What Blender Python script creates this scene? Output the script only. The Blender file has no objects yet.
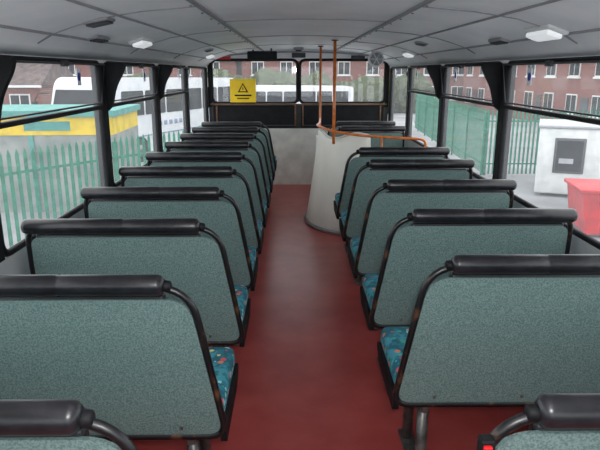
import bpy, bmesh, math, random
from mathutils import Vector, Matrix
random.seed(4)
S=bpy.context.scene
S.view_settings.view_transform='Standard'
S.view_settings.look='None'
# ---------------------------------------------------------------- materials
def lin(c): return tuple(((v/255)/12.92 if v/255<=.04045 else ((v/255+.055)/1.055)**2.4) for v in c)+(1,)
def base(name):
    m=bpy.data.materials.new(name); m.use_nodes=True
    n=m.node_tree.nodes; l=m.node_tree.links
    return m,n,l,n['Principled BSDF']
def mat(name,c,r=.6,metal=0,c2=None,scale=8,lo=.4,hi=.6,bump=0,detail=4,stretch=None,spec=.5):
    m,n,l,b=base(name)
    b.inputs['Roughness'].default_value=r; b.inputs['Metallic'].default_value=metal
    b.inputs['Specular IOR Level'].default_value=spec
    b.inputs['Base Color'].default_value=lin(c)
    tc=n.new('ShaderNodeTexCoord'); mp=n.new('ShaderNodeMapping'); l.new(tc.outputs['Object'],mp.inputs[0])
    if stretch: mp.inputs['Scale'].default_value=stretch
    nz=n.new('ShaderNodeTexNoise'); nz.inputs['Scale'].default_value=scale; nz.inputs['Detail'].default_value=detail
    l.new(mp.outputs[0],nz.inputs['Vector'])
    cr=n.new('ShaderNodeValToRGB'); cr.color_ramp.elements[0].position=lo; cr.color_ramp.elements[1].position=hi
    cr.color_ramp.elements[0].color=lin(c); cr.color_ramp.elements[1].color=lin(c2 or tuple(min(255,v*1.06) for v in c))
    l.new(nz.outputs['Fac'],cr.inputs[0]); l.new(cr.outputs[0],b.inputs['Base Color'])
    if bump:
        bp=n.new('ShaderNodeBump'); bp.inputs['Strength'].default_value=bump; bp.inputs['Distance'].default_value=.01
        l.new(nz.outputs['Fac'],bp.inputs['Height']); l.new(bp.outputs[0],b.inputs['Normal'])
    return m
def emis(name,c,s):
    m,n,l,b=base(name); b.inputs['Base Color'].default_value=lin(c)
    b.inputs['Emission Color'].default_value=lin(c); b.inputs['Emission Strength'].default_value=s; return m
def glassmat(name,haze=.1,gloss=.05,tint=(1,1,1,1)):
    m=bpy.data.materials.new(name); m.use_nodes=True; n=m.node_tree.nodes; l=m.node_tree.links
    n.clear(); o=n.new('ShaderNodeOutputMaterial'); t=n.new('ShaderNodeBsdfTransparent'); t.inputs[0].default_value=tint
    g=n.new('ShaderNodeBsdfGlossy'); g.inputs['Roughness'].default_value=.03
    d=n.new('ShaderNodeBsdfTranslucent'); d.inputs[0].default_value=(.9,.93,.95,1)
    nz=n.new('ShaderNodeTexNoise'); nz.inputs['Scale'].default_value=2.5; nz.inputs['Detail'].default_value=5
    tc=n.new('ShaderNodeTexCoord'); l.new(tc.outputs['Object'],nz.inputs['Vector'])
    mr=n.new('ShaderNodeMapRange'); mr.inputs['To Min'].default_value=haze*.6; mr.inputs['To Max'].default_value=haze*1.4
    l.new(nz.outputs['Fac'],mr.inputs['Value'])
    m1=n.new('ShaderNodeMixShader'); l.new(mr.outputs[0],m1.inputs[0]); l.new(t.outputs[0],m1.inputs[1]); l.new(d.outputs[0],m1.inputs[2])
    m2=n.new('ShaderNodeMixShader'); m2.inputs[0].default_value=gloss; l.new(m1.outputs[0],m2.inputs[1]); l.new(g.outputs[0],m2.inputs[2])
    l.new(m2.outputs[0],o.inputs[0]); return m
def brickmat(name,c1,c2,mortar,scale=1.0):
    m,n,l,b=base(name); b.inputs['Roughness'].default_value=.9
    tc=n.new('ShaderNodeTexCoord'); mp=n.new('ShaderNodeMapping')
    mp.inputs['Rotation'].default_value=(math.pi/2,0,0)
    l.new(tc.outputs['Object'],mp.inputs[0])
    br=n.new('ShaderNodeTexBrick'); br.inputs['Scale'].default_value=4*scale
    br.inputs['Color1'].default_value=lin(c1); br.inputs['Color2'].default_value=lin(c2); br.inputs['Mortar'].default_value=lin(mortar)
    l.new(mp.outputs[0],br.inputs['Vector']); l.new(br.outputs['Color'],b.inputs['Base Color']); return m
def moquette():
    m,n,l,b=base('moquette_fabric'); b.inputs['Roughness'].default_value=.95
    tc=n.new('ShaderNodeTexCoord')
    v=n.new('ShaderNodeTexVoronoi'); v.inputs['Scale'].default_value=32; l.new(tc.outputs['Object'],v.inputs['Vector'])
    lt=n.new('ShaderNodeMath'); lt.operation='LESS_THAN'; lt.inputs[1].default_value=.40; l.new(v.outputs['Distance'],lt.inputs[0])
    sp=n.new('ShaderNodeSeparateColor'); l.new(v.outputs['Color'],sp.inputs[0])
    cr=n.new('ShaderNodeValToRGB'); cr.color_ramp.interpolation='CONSTANT'
    cols=[(0,(34,110,124)),(.36,(190,120,90)),(.46,(60,150,140)),(.62,(180,80,90)),(.70,(140,196,200)),(.88,(200,190,120))]
    e=cr.color_ramp.elements; e[0].color=lin(cols[0][1]); e[1].position=cols[1][0]; e[1].color=lin(cols[1][1])
    for p,c in cols[2:]:
        k=e.new(p); k.color=lin(c)
    l.new(sp.outputs[0],cr.inputs[0])
    nz=n.new('ShaderNodeTexNoise'); nz.inputs['Scale'].default_value=18; l.new(tc.outputs['Object'],nz.inputs['Vector'])
    c2=n.new('ShaderNodeValToRGB'); c2.color_ramp.elements[0].position=.45;c2.color_ramp.elements[1].position=.55
    c2.color_ramp.elements[0].color=lin((22,90,106)); c2.color_ramp.elements[1].color=lin((58,134,150)); l.new(nz.outputs['Fac'],c2.inputs[0])
    mx=n.new('ShaderNodeMix'); mx.data_type='RGBA'; l.new(lt.outputs[0],mx.inputs[0]); l.new(c2.outputs[0],mx.inputs[6]); l.new(cr.outputs[0],mx.inputs[7])
    l.new(mx.outputs[2],b.inputs['Base Color']); return m
M_panel=mat('teal_laminate',(82,107,105),.40,c2=(118,140,136),scale=210,lo=.38,hi=.62,detail=3)
M_black=mat('black_vinyl',(20,21,24),.32,c2=(31,31,35),scale=30,bump=.12)
M_tube=mat('worn_black_tube',(16,16,18),.35,c2=(96,64,44),scale=13,lo=.56,hi=.68,detail=6)
M_moq=moquette()
M_steel=mat('dull_steel',(120,120,118),.4,.7,c2=(90,88,86),scale=20)
M_floor=mat('red_vinyl_floor',(154,58,56),.34,c2=(174,80,76),scale=5,lo=.3,hi=.75,detail=8)
M_ceil=mat('ceiling_laminate',(216,219,222),.42,c2=(226,228,230),scale=3,detail=6)
M_wall=mat('grey_wall_laminate',(150,156,158),.6,c2=(168,172,172),scale=4)
M_rub=mat('black_rubber',(9,10,12),.6,c2=(18,19,22),scale=14,spec=.25)
M_seam=mat('seam_grey',(138,140,144),.6)
M_white=mat('offwhite_panel',(196,196,188),.5,c2=(222,222,214),scale=6,lo=.35,hi=.7,detail=7)
M_fib=mat('fibreglass_white',(226,226,218),.4,c2=(245,245,238),scale=4,lo=.35,hi=.65,detail=8,stretch=(1,1,.4))
_n=M_fib.node_tree.nodes; _l=M_fib.node_tree.links; _tr=_n.new('ShaderNodeBsdfTranslucent'); _tr.inputs[0].default_value=(.95,.95,.9,1)
_mx=_n.new('ShaderNodeMixShader'); _mx.inputs[0].default_value=.4; _l.new(_n['Principled BSDF'].outputs[0],_mx.inputs[1]); _l.new(_tr.outputs[0],_mx.inputs[2]); _l.new(_mx.outputs[0],_n['Material Output'].inputs[0])
M_orange=mat('orange_grab_paint',(214,122,50),.35,c2=(188,98,36),scale=20)
M_wood=mat('brown_trim',(120,86,58),.5,c2=(84,60,42),scale=12,stretch=(1,6,6))
M_dk=mat('dark_grey_plastic',(44,46,50),.5,c2=(56,58,62),scale=10)
M_lens=emis('lamp_lens',(235,238,240),.5)
M_glass=glassmat('bus_glass',.048,.035)
M_yel=mat('yellow_sign_vinyl',(250,205,20),.5)
M_blue=mat('blue_sticker',(40,60,150),.5)
M_sw=mat('white_sticker',(225,228,235),.5)
M_red=mat('red_plastic',(200,20,24),.4)
# exterior
M_grd=mat('wet_asphalt',(104,106,108),.7,c2=(136,138,140),scale=.35,lo=.35,hi=.65,detail=10,spec=.2)
M_fence=mat('teal_fence_paint',(8,96,72),.6,c2=(20,114,88),scale=5,spec=.1)
M_brick=brickmat('red_brick',(118,54,42),(90,40,32),(110,90,80))
M_roof=mat('slate_roof',(72,64,64),.8,c2=(94,80,76),scale=3,spec=.1)
M_upvc=mat('white_upvc',(190,190,186),.5)
M_dwin=mat('dark_window',(12,15,18),.3,c2=(28,34,40),scale=1,spec=.06)
M_coach=mat('coach_white',(200,202,204),.3,c2=(188,192,196),scale=2,spec=.2)
M_livery=mat('livery_grey_blue',(110,122,150),.4,c2=(124,134,158))
M_cyel=mat('yellow_wall_paint',(206,176,24),.6,c2=(184,158,22),scale=3,spec=.1)
M_pteal=mat('pale_teal_paint',(50,118,112),.6,c2=(68,134,126),scale=3,spec=.1)
M_render=mat('grey_render',(104,114,110),.8,c2=(132,136,132),scale=1.5,detail=8,spec=.1)
M_rskip=mat('red_container_paint',(180,8,22),.45,c2=(150,8,18),scale=3,spec=.2)
M_cab=mat('cabin_white',(196,199,198),.5,c2=(180,184,182),scale=3)
M_hedge=mat('foliage',(38,52,30),.9,c2=(70,76,44),scale=3,lo=.35,hi=.65,bump=.8,spec=.1)
# ---------------------------------------------------------------- builder
class MB:
    def __init__(s): s.bm=bmesh.new(); s.mats=[]
    def mi(s,m):
        if m not in s.mats: s.mats.append(m)
        return s.mats.index(m)
    def add(s,t,m,M=None,smooth=False,fn=None):
        i=s.mi(m)
        if M is not None: bmesh.ops.transform(t,matrix=M,verts=t.verts)
        if fn:
            for v in t.verts: v.co=Vector(fn(v.co))
        for f in t.faces: f.material_index=i; f.smooth=smooth
        me=bpy.data.meshes.new('t'); t.to_mesh(me); t.free(); s.bm.from_mesh(me); bpy.data.meshes.remove(me)
    def box(s,x0,x1,y0,y1,z0,z1,m,bev=0,seg=2,M=None,fn=None,smooth=False):
        t=bmesh.new(); bmesh.ops.create_cube(t,size=1)
        for v in t.verts: v.co=Vector((x0+(v.co.x+.5)*(x1-x0),y0+(v.co.y+.5)*(y1-y0),z0+(v.co.z+.5)*(z1-z0)))
        if bev: bmesh.ops.bevel(t,geom=t.edges[:],offset=bev,segments=seg,profile=.5,affect='EDGES')
        s.add(t,m,M,smooth or bev>.012,fn)
    def prism(s,pts,map3,th,m,fn=None):
        t=bmesh.new(); a=[t.verts.new(map3(u,v,th[0])) for u,v in pts]; b=[t.verts.new(map3(u,v,th[1])) for u,v in pts]
        t.faces.new(a); t.faces.new(b[::-1]); n=len(pts)
        for i in range(n): t.faces.new((a[i],b[i],b[(i+1)%n],a[(i+1)%n]))
        bmesh.ops.recalc_face_normals(t,faces=t.faces); s.add(t,m,None,False,fn)
    def tube(s,pts,r,m,closed=False,seg=10,sc=(1,1),taper=None):
        pts=[Vector(p) for p in pts]; n=len(pts); t=bmesh.new(); rings=[]
        up=None
        for i,p in enumerate(pts):
            if closed: d=(pts[(i+1)%n]-pts[i-1])
            else: d=pts[min(i+1,n-1)]-pts[max(i-1,0)]
            d.normalize()
            if up is None:
                up=Vector((0,0,1)) if abs(d.z)<.9 else Vector((0,1,0))
            a=up-d*up.dot(d)
            if a.length<1e-4: a=d.orthogonal()
            a.normalize(); up=a; b=d.cross(a)
            rr=r if taper is None else r*taper[i]
            rings.append([t.verts.new(p+a*math.cos(k*2*math.pi/seg)*rr*sc[0]+b*math.sin(k*2*math.pi/seg)*rr*sc[1]) for k in range(seg)])
        m_=n if closed else n-1
        for i in range(m_):
            A=rings[i];B=rings[(i+1)%n]
            for k in range(seg): t.faces.new((A[k],A[(k+1)%seg],B[(k+1)%seg],B[k]))
        if not closed: t.faces.new(rings[0][::-1]); t.faces.new(rings[-1])
        bmesh.ops.recalc_face_normals(t,faces=t.faces); s.add(t,m,None,True)
    def cyl(s,p0,p1,r,m,seg=20,r2=None):
        s.tube([p0,p1],r,m,seg=seg,taper=[1,(r2/r if r2 else 1)])
    def obj(s,name,loc=(0,0,0),rot=0,flipx=False):
        me=bpy.data.meshes.new(name)
        if flipx:
            for v in s.bm.verts: v.co.x=-v.co.x
            bmesh.ops.reverse_faces(s.bm,faces=s.bm.faces)
        s.bm.to_mesh(me); s.bm.free()
        for m in s.mats: me.materials.append(m)
        o=bpy.data.objects.new(name,me); o.location=loc; o.rotation_euler=(0,0,rot); S.collection.objects.link(o); return o
def inst(o,name,loc,rot=0):
    k=bpy.data.objects.new(name,o.data); k.location=loc; k.rotation_euler=(0,0,rot); S.collection.objects.link(k); return k
def rounded(poly,r,n=6):
    out=[]; N=len(poly); rs=r if isinstance(r,(list,tuple)) else [r]*N
    for i in range(N):
        p=Vector(poly[i]); a=(Vector(poly[i-1])-p).normalized(); b=(Vector(poly[(i+1)%N])-p).normalized()
        if rs[i]<=0: out.append(tuple(p)); continue
        P0=p+a*rs[i]; P1=p+b*rs[i]
        for k in range(n+1):
            t=k/n; q=P0*(1-t)**2+p*2*t*(1-t)+P1*t*t; out.append(tuple(q))
    return out
# ---------------------------------------------------------------- dims
XL,XR,XC=-1.13,1.26,.065
Y0,Y1=-.95,7.92
# ---------------------------------------------------------------- seats
def make_seat(flip):
    b=MB()
    sh=lambda z:(.9-z)*.10
    out=rounded([(.035,.355),(.905,.355),(.818,.890),(.045,.890)],[.05,.06,.11,.06],8)
    b.tube([(u,sh(z),z) for u,z in out],.0115,M_tube,closed=True,seg=10)
    pan=rounded([(.045,.365),(.895,.365),(.812,.850),(.055,.850)],[.05,.055,.075,.04],7)
    b.prism(pan,lambda u,v,w:(u,w+sh(v),v),(-.005,.006),M_panel)
    xs=[.03,.036,.05,.30,.43,.437,.444,.57,.725,.735,.745]; tp=[.55,.85,1,1,1,.93,1,1,1,.9,.55]
    b.tube([(x,0,.897) for x in xs],.032,M_black,seg=18,taper=tp)
    b.tube([(x,0,.894) for x in (.735,.75,.762,.765)],.017,M_rub,seg=12,taper=[1,1,.9,.6])
    for u in (.12,.45,.76):
        b.box(u-.006,u+.006,sh(.39)-.009,sh(.39)-.003,.384,.396,M_steel,.002)
    fn=lambda c:(c.x,c.y+sh(c.z),c.z)
    b.box(.06,.42,.012,.075,.46,.80,M_moq,.026,3,fn=fn,smooth=True)
    b.box(.425,.785,.012,.075,.46,.80,M_moq,.026,3,fn=fn,smooth=True)
    b.box(.07,.74,.004,.04,.76,.862,M_black,.012,3,fn=fn)
    b.box(.07,.775,.006,.025,.40,.82,M_dk,.004,1,fn=fn)
    b.box(.02,.45,.05,.47,.385,.475,M_moq,.03,3,smooth=True)
    b.box(.455,.895,.05,.47,.385,.475,M_moq,.03,3,smooth=True)
    b.box(.02,.88,.06,.45,.345,.39,M_dk,.008,1)
    prof=rounded([(.05,.33),(.40,.33),(.47,.38),(.46,.405),(.05,.395)],.02,4)
    b.prism(prof,lambda u,v,w:(w,u,v),(.885,.905),M_rub)
    b.tube([(.78,.12,.35),(.78,.12,.05),(.78,.12,.0)],.022,M_steel,seg=12)
    b.tube([(.78,.36,.35),(.78,.36,.0)],.022,M_steel,seg=12)
    b.box(.75,.81,.06,.42,0,.014,M_steel,.005,1)
    b.box(.765,.795,.08,.40,.30,.345,M_steel,.005,1)
    b.box(.0,.03,.1,.4,.30,.36,M_dk,.004,1)
    return b.obj('bus_seat',flipx=flip)
SL=make_seat(False); SR=make_seat(True)
left=[.935+.675*k for k in range(10)]
right=[.945,1.79,2.45,3.16,3.93,4.58,6.45,7.1]
SL.location=(-1.128,left[0],0); SR.location=(1.19,right[0],0)
for y in left[1:]: inst(SL,'bus_seat',(-1.125,y,0))
for y in right[1:]: inst(SR,'bus_seat',(1.255,y,0))
# ---------------------------------------------------------------- floor / walls
b=MB(); b.box(XL-.06,XR+.06,Y0-.06,Y1+.06,-.06,0,M_floor); b.obj('floor')
b=MB()
for x0,x1 in ((XL+.001,XL+.003),(XR-.003,XR-.001)): b.box(x0,x1,Y0+.01,Y1-.01,0,.10,M_dk)
b.obj('baseboard_sides')
PL=[-.8,.72,2.15,3.58,5.0,6.4,7.86]; PR=[-.8,.7,2.1,3.6,5.1,6.6,7.86]
def side(name,x,s,P):
    b=MB(); a,c=sorted((x,x+s*.06))
    b.box(a,c,Y0-.06,Y1+.06,-.06,.79,M_wall)
    b.box(a,c,Y0-.06,Y1+.06,1.55,1.63,M_ceil)
    for p in P: b.box(a,c,p-.035,p+.035,.79,1.55,M_rub)
    return b.obj(name)
side('wall_left',XL,-1,PL); side('wall_right',XR,1,PR)
wn=1
for x,s,P in ((XL,-1,PL),(XR,1,PR)):
    for i in range(len(P)-1):
        y0,y1=P[i]+.035,P[i+1]-.035
        b=MB()
        fr=rounded([(y0+.0,.80),(y1-.0,.80),(y1-.0,1.555),(y0+.0,1.555)],.07,6)
        b.tube([(x+s*.012,u,v) for u,v in fr],.016,M_rub,closed=True,seg=8)
        gx=x+s*.03
        b.box(gx-.003,gx+.003,y0,y1,.80,1.56,M_glass)
        if i<len(P)-2:
            b.box(min(x-s*.008,x+s*.025),max(x-s*.008,x+s*.025),y0+.01,y1-.01,1.288,1.310,M_rub,.004,1)
            wedge=rounded([(0,1.27),(0,1.555),(.125,1.555),(.11,1.50),(.055,1.41),(.03,1.30)],[0,0,.02,.03,.05,.01],4)
            b.prism(wedge,lambda u,v,w:(x-s*u,y0+.02+w,v),(-.014,.014),M_rub)
            b.tube([(x-s*.006,y0+.05,1.325),(x-s*.04,y0+.05,1.54),(x-s*.04,y1-.05,1.54),(x-s*.006,y1-.05,1.325)],.005,M_dk,closed=True,seg=6)
            ym=(y0+y1)/2; b.box(x-s*.05-.012,x-s*.05+.012,ym-.03,ym+.03,1.525,1.553,M_dk,.004,1)
        for k,ym in enumerate((y0+.2,y1-.3)):
            sx=x+s*.024
            b.box(sx-.001,sx+.001,ym-.028,ym+.028,1.43,1.52,M_sw)
            b.cyl((sx-.0025,ym,1.475),(sx+.0025,ym,1.475),.022,M_blue,16)
        b.obj('window_%d'%wn); wn+=1
# ceiling
prof=[(1.20,1.56),(1.165,1.61),(1.10,1.65),(1.0,1.685),(.88,1.72),(.7,1.748),(.45,1.77),(.2,1.782),(0,1.785)]
def zc(u):
    for (a,za),(c,zb) in zip(prof,prof[1:]):
        if c<=u<=a: return za+(zb-za)*(a-u)/(a-c)
    return prof[0][1]
full=[(XC-u,z) for u,z in prof]+[(XC+u,z) for u,z in prof[-2::-1]]
t=bmesh.new(); N=len(full)
lo=[[t.verts.new((x,y,z)) for x,z in full] for y in (Y0-.06,Y1+.06)]
hi=[[t.verts.new((x,y,z+.05)) for x,z in full] for y in (Y0-.06,Y1+.06)]
for i in range(N-1):
    t.faces.new((lo[0][i],lo[0][i+1],lo[1][i+1],lo[1][i])); t.faces.new((hi[0][i],hi[1][i],hi[1][i+1],hi[0][i+1]))
for A,B in ((lo[0],hi[0]),(lo[1],hi[1])):
    for i in range(N-1): t.faces.new((A[i],B[i],B[i+1],A[i+1]))
t.faces.new((lo[0][0],lo[1][0],hi[1][0],hi[0][0])); t.faces.new((lo[0][-1],hi[0][-1],hi[1][-1],lo[1][-1]))
bmesh.ops.recalc_face_normals(t,faces=t.faces)
b=MB(); b.add(t,M_ceil,None,True); b.obj('ceiling')
b=MB()
for sgn in (-1,1):
    for u,w in ((.46,.022),(.80,.008),(1.08,.010)):
        x=XC+sgn*u; z=zc(u)
        b.box(x-w/2,x+w/2,Y0,Y1-.02,z-.008,z+.004,M_seam)
    for ys in (1.15,2.6,4.05,5.5,6.9):
        pts=[(XC+sgn*u,ys,zc(u)-.001) for u in (.46,.55,.7,.8,.88,1.0,1.08,1.15)]
        b.tube(pts,.004,M_seam,seg=6)
for ys in (1.9,3.4,4.9,6.4):
    b.tube([(XC+u,ys,zc(abs(u))-.001) for u in (-.46,-.3,-.1,.1,.3,.46)],.003,M_seam,seg=6)
for sgn in (-1,1):
    for k in range(24):
        x=XC+sgn*.49; y=.4+k*.31; b.cyl((x,y,zc(.49)+.001),(x,y,zc(.49)-.004),.006,M_steel,8)
b.obj('trim_1')
def lamp(x,y,nm='ceiling_light'):
    u=abs(x-XC); z=zc(u); sg=1 if x>XC else -1
    b=MB(); tilt=Matrix.Rotation(sg*.33,4,'Y')
    b.box(-.05,.05,-.14,.14,-.022,.0,M_ceil,.012,2,M=tilt)
    b.box(-.036,.036,-.12,.12,-.042,-.02,M_lens,.010,2,M=tilt)
    b.obj(nm,(x,y,z+.006))
for y in (.75,3.75,6.75): lamp(XC-1.0,y)
for y in (2.65,5.75): lamp(XC+1.03,y)
def vent(x,y,w=.10,l=.16):
    u=abs(x-XC); z=zc(u); sg=1 if x>XC else -1
    b=MB(); tilt=Matrix.Rotation(sg*.2,4,'Y')
    b.box(-w/2,w/2,-l/2,l/2,-.012,.004,M_seam,.004,1,M=tilt)
    for k in range(5):
        yy=-l/2+.02+k*(l-.04)/4; b.box(-w/2+.01,w/2-.01,yy-.008,yy+.008,-.02,-.010,M_dk,M=tilt)
    b.obj('ceiling_vent',(x,y,z))
vent(XC-.9,2.65,.11,.12); vent(XC-1.05,3.1,.06,.2); vent(XC+.9,4.6,.08,.14); vent(XC-.9,6.0,.08,.14); vent(XC+.88,7.0,.08,.14); vent(XC+1.05,3.3,.06,.2)
# ---------------------------------------------------------------- front wall
b=MB()
b.box(XL,XR,Y1,Y1+.06,-.06,.765,M_white)
b.box(XL,XR,Y1+.01,Y1+.06,.765,1.08,M_dk)
b.box(XL,XR,Y1,Y1+.06,1.64,1.80,M_ceil)
b.box(XL,XL+.05,Y1,Y1+.06,1.05,1.66,M_rub); b.box(XR-.05,XR,Y1,Y1+.06,1.05,1.66,M_rub)
b.obj('wall_front')
b=MB()
for x0,x1 in ((XL+.06,XC-.03),(XC+.03,XR-.06)):
    b.box(x0,x1,Y1-.03,Y1-.002,.78,1.07,M_rub,.01,2)
    b.box(x0+.02,x1-.02,Y1-.036,Y1-.028,.80,.815,M_dk)
b.tube([(XL+.03,Y1-.05,1.085),(XR-.03,Y1-.05,1.085)],.010,M_wood,seg=10)
for x in (-1.02,.02,.12,1.15): b.tube([(x,Y1-.045,.80),(x,Y1-.045,1.085)],.010,M_wood,seg=8)
b.obj('trim_3')
b=MB()
for x0,x1 in ((XL+.05,XC-.015),(XC+.015,XR-.05)):
    fr=rounded([(x0,1.10),(x1,1.10),(x1,1.655),(x0,1.655)],.08,6)
    b.tube([(u,Y1+.01,v) for u,v in fr],.02,M_rub,closed=True,seg=8)
    b.box(x0,x1,Y1+.025,Y1+.03,1.08,1.66,M_glass)
b.obj('window_%d'%wn); wn+=1
b=MB()
arch=[(XL+.02+ (XR-XL-.04)*k/24, 1.655+.095*math.sin(math.pi*k/24)**.6) for k in range(25)]
b.tube([(u,Y1-.10,v) for u,v in arch],.010,M_seam,seg=8)
b.box(XC-.09,XC+.09,Y1-.02,Y1-.001,1.68,1.74,M_dk,.005)
b.box(-1.0,-.82,Y1-.02,Y1-.001,1.66,1.71,M_red,.005); b.box(.75,.93,Y1-.02,Y1-.001,1.66,1.71,M_dk,.005)
b.obj('trim_2')
b=MB(); b.box(-.18,.18,-.03,.03,-.10,-.005,M_rub,.015,3); b.box(-.16,.16,-.036,-.028,-.088,-.02,M_dwin,.004)
b.box(-.12,-.10,-.01,.01,-.01,.03,M_dk); b.box(.10,.12,-.01,.01,-.01,.03,M_dk); b.obj('periscope_mirror',(-.38,7.35,1.748))
b=MB(); b.cyl((0,0,0),(0,0,-.03),.06,M_seam,24); b.cyl((0,0,-.028),(0,0,-.05),.045,M_dk,24,.03); b.obj('ceiling_speaker',(.06,7.3,1.787))
b=MB(); b.cyl((0,0,0),(0,0,.06),.03,M_seam,16); b.cyl((0,-.05,0),(0,.05,0),.085,M_ceil,24); b.cyl((0,-.06,0),(0,-.05,0),.07,M_seam,24)
for k in range(6):
    a=k*math.pi/3; b.cyl((0,-.064,0),(.08*math.cos(a),-.064,.08*math.sin(a)),.003,M_ceil,6)
b.obj('demister_fan',(.93,6.85,1.64))
b=MB(); b.box(-.17,.17,0,.004,-.15,.15,M_yel,.001,1)
tri=[(-.07,-.02),(.07,-.02),(0,.10)]; b.prism(tri,lambda u,v,w:(u,w,v),(-.004,0),M_rub)
tri=[(-.045,-.006),(.045,-.006),(0,.075)]; b.prism(tri,lambda u,v,w:(u,w,v),(-.006,-.003),M_yel)
b.box(-.006,.006,-.008,-.005,.01,.045,M_rub)
b.box(-.11,.11,-.004,0,-.07,-.05,M_rub); b.box(-.08,.08,-.004,0,-.105,-.09,M_rub); b.obj('warning_sign',(-.67,Y1-.018,1.26))
# ---------------------------------------------------------------- rear wall
b=MB()
b.box(XL,XR,Y0-.06,Y0,-.06,.80,M_wall); b.box(XL,XR,Y0-.06,Y0,1.66,1.80,M_wall)
b.box(XL,XL+.12,Y0-.06,Y0,.8,1.66,M_wall); b.box(XR-.12,XR,Y0-.06,Y0,.8,1.66,M_wall); b.obj('wall_back')
b=MB(); fr=rounded([(XL+.12,.80),(XR-.12,.80),(XR-.12,1.66),(XL+.12,1.66)],.08,6)
b.tube([(u,Y0-.02,v) for u,v in fr],.022,M_rub,closed=True,seg=8); b.box(XL+.12,XR-.12,Y0-.034,Y0-.03,.8,1.66,M_glass); b.obj('window_%d'%wn)
# ---------------------------------------------------------------- stair enclosure
b=MB(); t=bmesh.new(); rows=[]
nz=14; na=20; HT=.92
for j in range(nz+1):
    f=j/nz; z=f*HT; e=f**.85
    cx,cy=.62,5.95; ax=.50-.13*e; ay=.66-.16*e
    rows.append([(cx+ax*math.cos(a),cy+ay*math.sin(a),z+ (.03*math.sin(k*.5) if j==nz else 0)) for k,a in enumerate([math.radians(285-k*(285-165)/na) for k in range(na+1)])])
def offs(rows,d):
    return [[(x+(x-.62)*d,y+(y-5.95)*d,z) for x,y,z in r] for r in rows]
A=[[t.verts.new(p) for p in r] for r in rows]; B=[[t.verts.new(p) for p in r] for r in offs(rows,-.03)]
for j in range(nz):
    for k in range(na):
        t.faces.new((A[j][k],A[j][k+1],A[j+1][k+1],A[j+1][k])); t.faces.new((B[j][k],B[j+1][k],B[j+1][k+1],B[j][k+1]))
for k in range(na):
    t.faces.new((A[nz][k],A[nz][k+1],B[nz][k+1],B[nz][k])); t.faces.new((A[0][k],B[0][k],B[0][k+1],A[0][k+1]))
for j in range(nz):
    t.faces.new((A[j][0],A[j+1][0],B[j+1][0],B[j][0])); t.faces.new((A[j][na],B[j][na],B[j+1][na],A[j+1][na]))
bmesh.ops.recalc_face_normals(t,faces=t.faces); b.add(t,M_fib,None,True)
b.tube([(x,y,z) for x,y,z in rows[-1]],.010,M_white,seg=8)
b.tube([(x,y,.02) for x,y,z in rows[0]],.016,M_seam,seg=8)
b.box(.72,XR-.03,5.28,5.31,0,.80,M_white,.003,1)
b.box(.24,.27,6.1,6.38,0,.84,M_white,.003,1)
SE=b.obj('stairwell_enclosure')
b=MB()
b.tube([(.37,5.45,.85),(.37,5.45,1.2),(.37,5.45,1.787)],.014,M_orange,seg=12)
b.cyl((.37,5.45,1.77),(.37,5.45,1.785),.032,M_dk,16)
b.tube([(.30,6.75,0),(.30,6.75,1.785)],.013,M_orange,seg=12)
b.cyl((.30,6.75,1.77),(.30,6.75,1.785),.032,M_dk,16)
pr=[(.30,6.75,.98),(.27,6.2,.98),(.235,5.85,.99),(.27,5.6,.99),(.37,5.42,.97),(.6,5.36,.94),(.9,5.34,.92),(1.12,5.34,.91),(1.20,5.34,.88),(1.2,5.34,.78)]
sm=[]
for i in range(len(pr)-1):
    p0=Vector(pr[max(i-1,0)]);p1=Vector(pr[i]);p2=Vector(pr[i+1]);p3=Vector(pr[min(i+2,len(pr)-1)])
    for k in range(5):
        t_=k/5; sm.append(.5*((2*p1)+(-p0+p2)*t_+(2*p0-5*p1+4*p2-p3)*t_**2+(-p0+3*p1-3*p2+p3)*t_**3))
sm.append(Vector(pr[-1])); b.tube(sm,.012,M_orange,seg=10)
b.tube([(.8,5.30,.78),(.8,5.34,.93)],.010,M_orange,seg=8)
hr=b.obj('orange_handrail'); hr.parent=SE
# bell push on the nearest right seat frame
b=MB(); b.box(-.012,.016,-.012,.014,-.022,.022,M_rub,.005,2); b.box(-.008,.008,-.020,-.010,-.014,.014,M_red,.003,2); b.obj('bell_push',(.352,.935,.828))
# ---------------------------------------------------------------- exterior
GZ=-2.2
b=MB(); b.box(-90,90,-40,130,GZ-.1,GZ,M_grd); b.obj('ground')
def fence(p0,p1,name='palisade_fence',H=2.4):
    p0=Vector(p0);p1=Vector(p1); L=(p1-p0).length; ang=math.atan2(p1.y-p0.y,p1.x-p0.x)
    b=MB(); n=int(L/.155)
    t=bmesh.new()
    for i in range(n):
        x=i*.155
        pr=[(x,0.05),(x+.07,0.05),(x+.07,H-.1),(x+.035,H),(x,H-.1)]
        a=[t.verts.new((u,-.012,v)) for u,v in pr]; c=[t.verts.new((u,.0,v)) for u,v in pr]
        t.faces.new(a); t.faces.new(c[::-1])
        for k in range(5): t.faces.new((a[k],c[k],c[(k+1)%5],a[(k+1)%5]))
    bmesh.ops.recalc_face_normals(t,faces=t.faces); b.add(t,M_fence)
    for z in (.4,H-.45): b.box(0,L,.0,.045,z,z+.05,M_fence)
    for i in range(int(L/2.75)+1): b.box(i*2.75,i*2.75+.1,.04,.1,0,H-.1,M_fence)
    return b.obj(name,(p0.x,p0.y,GZ),ang)
fence((-8.2,5.2),(-2.4,14.1)); fence((-2.4,14.1),(-2.0,30))
fence((7.0,21.3),(8.2,40)); fence((7.0,21.3),(12.5,21.3))
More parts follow.
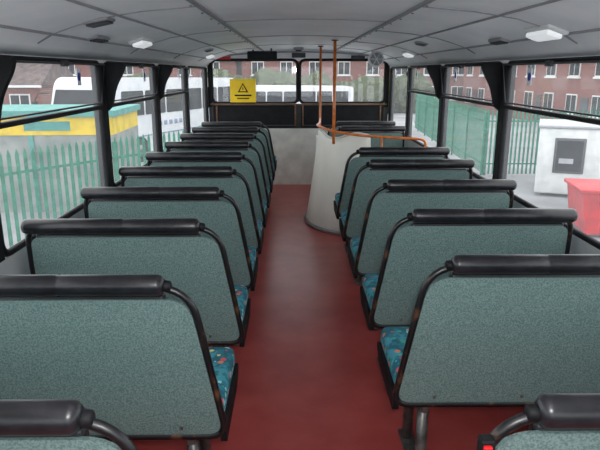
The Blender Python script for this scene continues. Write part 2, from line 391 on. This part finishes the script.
def block(name,loc,rot,L,W,H,wins=True,mat_=None):
    b=MB(); b.box(0,L,0,W,0,H,mat_ or M_brick)
    pr=[(-.35,H-.05),(W/2,H+W*.33),(W+.35,H-.05)]
    b.prism(pr,lambda u,v,w:(w,u,v),(-.2,L+.2),M_roof)
    b.box(-.2,L+.2,-.36,-.28,H-.15,H,M_upvc)
    n=int(L/3)
    for i in range(n):
        x=1.0+i*3
        for z in ([.9,3.4] if H>4.5 else [1.0]):
            b.box(x,x+1.3,-.06,.02,z,z+1.35,M_upvc); b.box(x+.08,x+.61,-.075,-.05,z+.08,z+1.27,M_dwin); b.box(x+.69,x+1.22,-.075,-.05,z+.08,z+1.27,M_dwin)
            b.box(x-.1,x+1.4,-.1,.0,z-.12,z,M_upvc)
        if i%2==0:
            b.box(x+1.75,x+2.6,-.06,.02,0,2.05,M_dk)
            b.box(x+2.0,x+2.7,W/2-.4,W/2+.4,H+W*.2,H+W*.33+.9,M_brick)
            for q in (0,.4): b.cyl((x+2.18+q*.9,W/2,H+W*.33+.9),(x+2.18+q*.9,W/2,H+W*.33+1.25),.12,M_wood,10)
    return b.obj(name,loc,rot)
block('terraced_house',(-58,63,GZ),0,52,8,5.0)
block('terraced_house',(-5.4,63,GZ),0,24,8,5.4)
block('terraced_house',(17,60,GZ),-math.pi/2+.1,36,8,5.0)
block('garage_building',(-34,38,GZ),0,18,6,2.9)
b=MB(); b.box(0,12.2,0,3,0,2.08,M_render); b.box(0,12.2,-.02,3.02,2.08,2.56,M_cyel); b.box(-.1,12.3,-.1,3.1,2.56,2.72,M_pteal)
for k in range(5): b.box(k*2.5,k*2.5+.12,-.06,0,0,2.08,M_pteal)
for k in range(4): b.box(.6+k*3.1,1.8+k*3.1,-.035,-.02,2.2,2.44,M_pteal)
b.obj('painted_shed',(-17,15.2,GZ),.04)
def coach(name,loc,rot,s=1):
    b=MB(); L,W,H=11.5,2.5,3.5
    side_=rounded([(0,.35),(L,.35),(L,H-.1),(.75,H),(.1,1.5)],[.15,.2,.35,.45,.2],5)
    b.prism(side_,lambda u,v,w:(u,w,v),(0,W),M_coach)
    for w0,w1 in ((-.02,.01),(W-.01,W+.02)):
        for k in range(6):
            x0=1.5+k*1.6; q=rounded([(x0,1.95),(x0+1.5,1.95),(x0+1.5,2.95),(x0+.05,2.95)],.08,3)
            b.prism(q,lambda u,v,w:(u,w,v),(w0,w1),M_dwin)
        for xw in (2.6,8.6):
            c=[(xw+.62*math.cos(a),.45+.62*math.sin(a)) for a in [math.pi*2*k/20 for k in range(20)]]
            b.prism([p for p in c if p[1]>.34],lambda u,v,w:(u,w,v),(w0,w1),M_rub)
        b.box(.6,11.3,w0-.005,w1+.005,1.05,1.10,M_livery)
        for k in range(7): b.box(3.6+k*.42,3.85+k*.42,w0-.006,w1+.006,1.42,1.62,M_livery,.02)
    for xw in (2.6,8.6):
        for y0 in (.0,W-.3):
            b.cyl((xw,y0-.03,.48),(xw,y0+.33,.48),.48,M_rub,24); b.cyl((xw,y0-.05,.48),(xw,y0+.35,.48),.25,M_steel,16)
    n=Vector((-1,0,.33)).normalized()
    t=bmesh.new(); q=[(.10,.15,1.5),(.10,W-.15,1.5),(.62,W-.2,3.0),(.62,.2,3.0)]
    vs=[t.verts.new(Vector(p)+n*.10) for p in q]; vs2=[t.verts.new(Vector(p)-n*.15) for p in q]
    t.faces.new(vs); t.faces.new(vs2[::-1])
    for k in range(4): t.faces.new((vs[k],vs2[k],vs2[(k+1)%4],vs[(k+1)%4]))
    bmesh.ops.recalc_face_normals(t,faces=t.faces); b.add(t,M_dwin)
    for y0 in (.2,W-.5): b.box(-.04,.1,y0,y0+.3,.75,.95,M_sw,.03)
    b.box(-.03,.1,.7,W-.7,.45,.7,M_dk,.02)
    for y0,sg in ((0,-1),(W,1)):
        b.tube([(.35,y0,2.9),(.0,y0+sg*.2,2.9),(-.15,y0+sg*.25,2.6)],.03,M_rub,seg=6); b.box(-.25,-.08,y0+sg*.25-.1,y0+sg*.25+.1,2.1,2.6,M_rub,.03)
    o=b.obj(name,loc,rot); o.scale=(s,s,s); return o
coach('coach',(-7.4,22.3,GZ),math.atan2(.93,.36))
coach('minibus',(-4.4,44,GZ),.12,.78)
b=MB(); b.box(0,4.5,0,2.6,.1,2.1,M_cab,.05,2)
b.box(.45,1.3,-.04,.02,.75,1.8,M_dk,.02); b.box(.52,1.23,-.055,-.03,.82,1.73,M_dwin); b.box(.6,1.0,-.06,-.05,1.05,1.2,M_seam)
b.box(2.6,3.4,-.04,.02,.12,1.9,M_seam,.02)
for x in (.2,2.2,4.2): b.box(x,x+.2,.2,2.4,0,.1,M_dk)
b.box(-.05,4.55,-.05,2.65,2.08,2.16,M_seam,.02); b.obj('site_cabin',(7.4,17.6,GZ),-.40)
b=MB()
sk=[(0,1.1),(3.2,1.1),(3.05,0.08),(.15,.08)]
b.prism(sk,lambda u,v,w:(u,w,v),(0,1.5),M_rskip); b.box(-.06,3.26,-.05,1.55,1.03,1.12,M_rskip,.02)
for x in (.5,1.2,1.9,2.6): b.box(x,x+.08,-.04,0,.12,1.05,M_rskip)
b.box(.3,2.9,.1,1.4,0,.08,M_dk); b.box(.6,1.7,-.012,.0,.55,.75,M_sw); b.obj('red_skip',(6.55,12.9,GZ),-.2)
b=MB()
for i in range(19):
    t=bmesh.new(); bmesh.ops.create_icosphere(t,subdivisions=3,radius=1)
    rx=random.uniform(1.5,2.2); px=i*1.5
    for v in t.verts: v.co*=1+random.uniform(-.12,.12)
    b.add(t,M_hedge,Matrix.Translation((px,random.uniform(-.6,.6),rx*.8))@Matrix.Diagonal((rx,rx,rx*1.0,1)))
b.obj('hedge_row',(-16,56,GZ))
# ---------------------------------------------------------------- light
w=bpy.data.worlds.new('overcast'); S.world=w; w.use_nodes=True; n=w.node_tree.nodes; l=w.node_tree.links
bg=n['Background']; tc=n.new('ShaderNodeTexCoord'); sp=n.new('ShaderNodeSeparateXYZ'); l.new(tc.outputs['Generated'],sp.inputs[0])
cr=n.new('ShaderNodeValToRGB'); cr.color_ramp.elements[0].position=.0; cr.color_ramp.elements[0].color=(.82,.87,.93,1); cr.color_ramp.elements[1].position=.6; cr.color_ramp.elements[1].color=(.97,.98,1,1)
l.new(sp.outputs[2],cr.inputs[0]); l.new(cr.outputs[0],bg.inputs['Color']); bg.inputs['Strength'].default_value=3.1
fl=bpy.data.lights.new('camera_flash','AREA'); fl.energy=17; fl.size=.08; fo=bpy.data.objects.new('camera_flash',fl); S.collection.objects.link(fo)
# ---------------------------------------------------------------- camera
cd=bpy.data.cameras.new('camera'); cd.lens=35; cd.sensor_width=36; cd.clip_start=.02; cd.clip_end=400
co=bpy.data.objects.new('camera',cd); co.location=(0,0,1.5)
co.rotation_euler=(math.radians(90-14.7),0,math.radians(-.6)); S.collection.objects.link(co); S.camera=co
fo.location=(.05,.02,1.56); fo.rotation_euler=(math.radians(86),0,0)
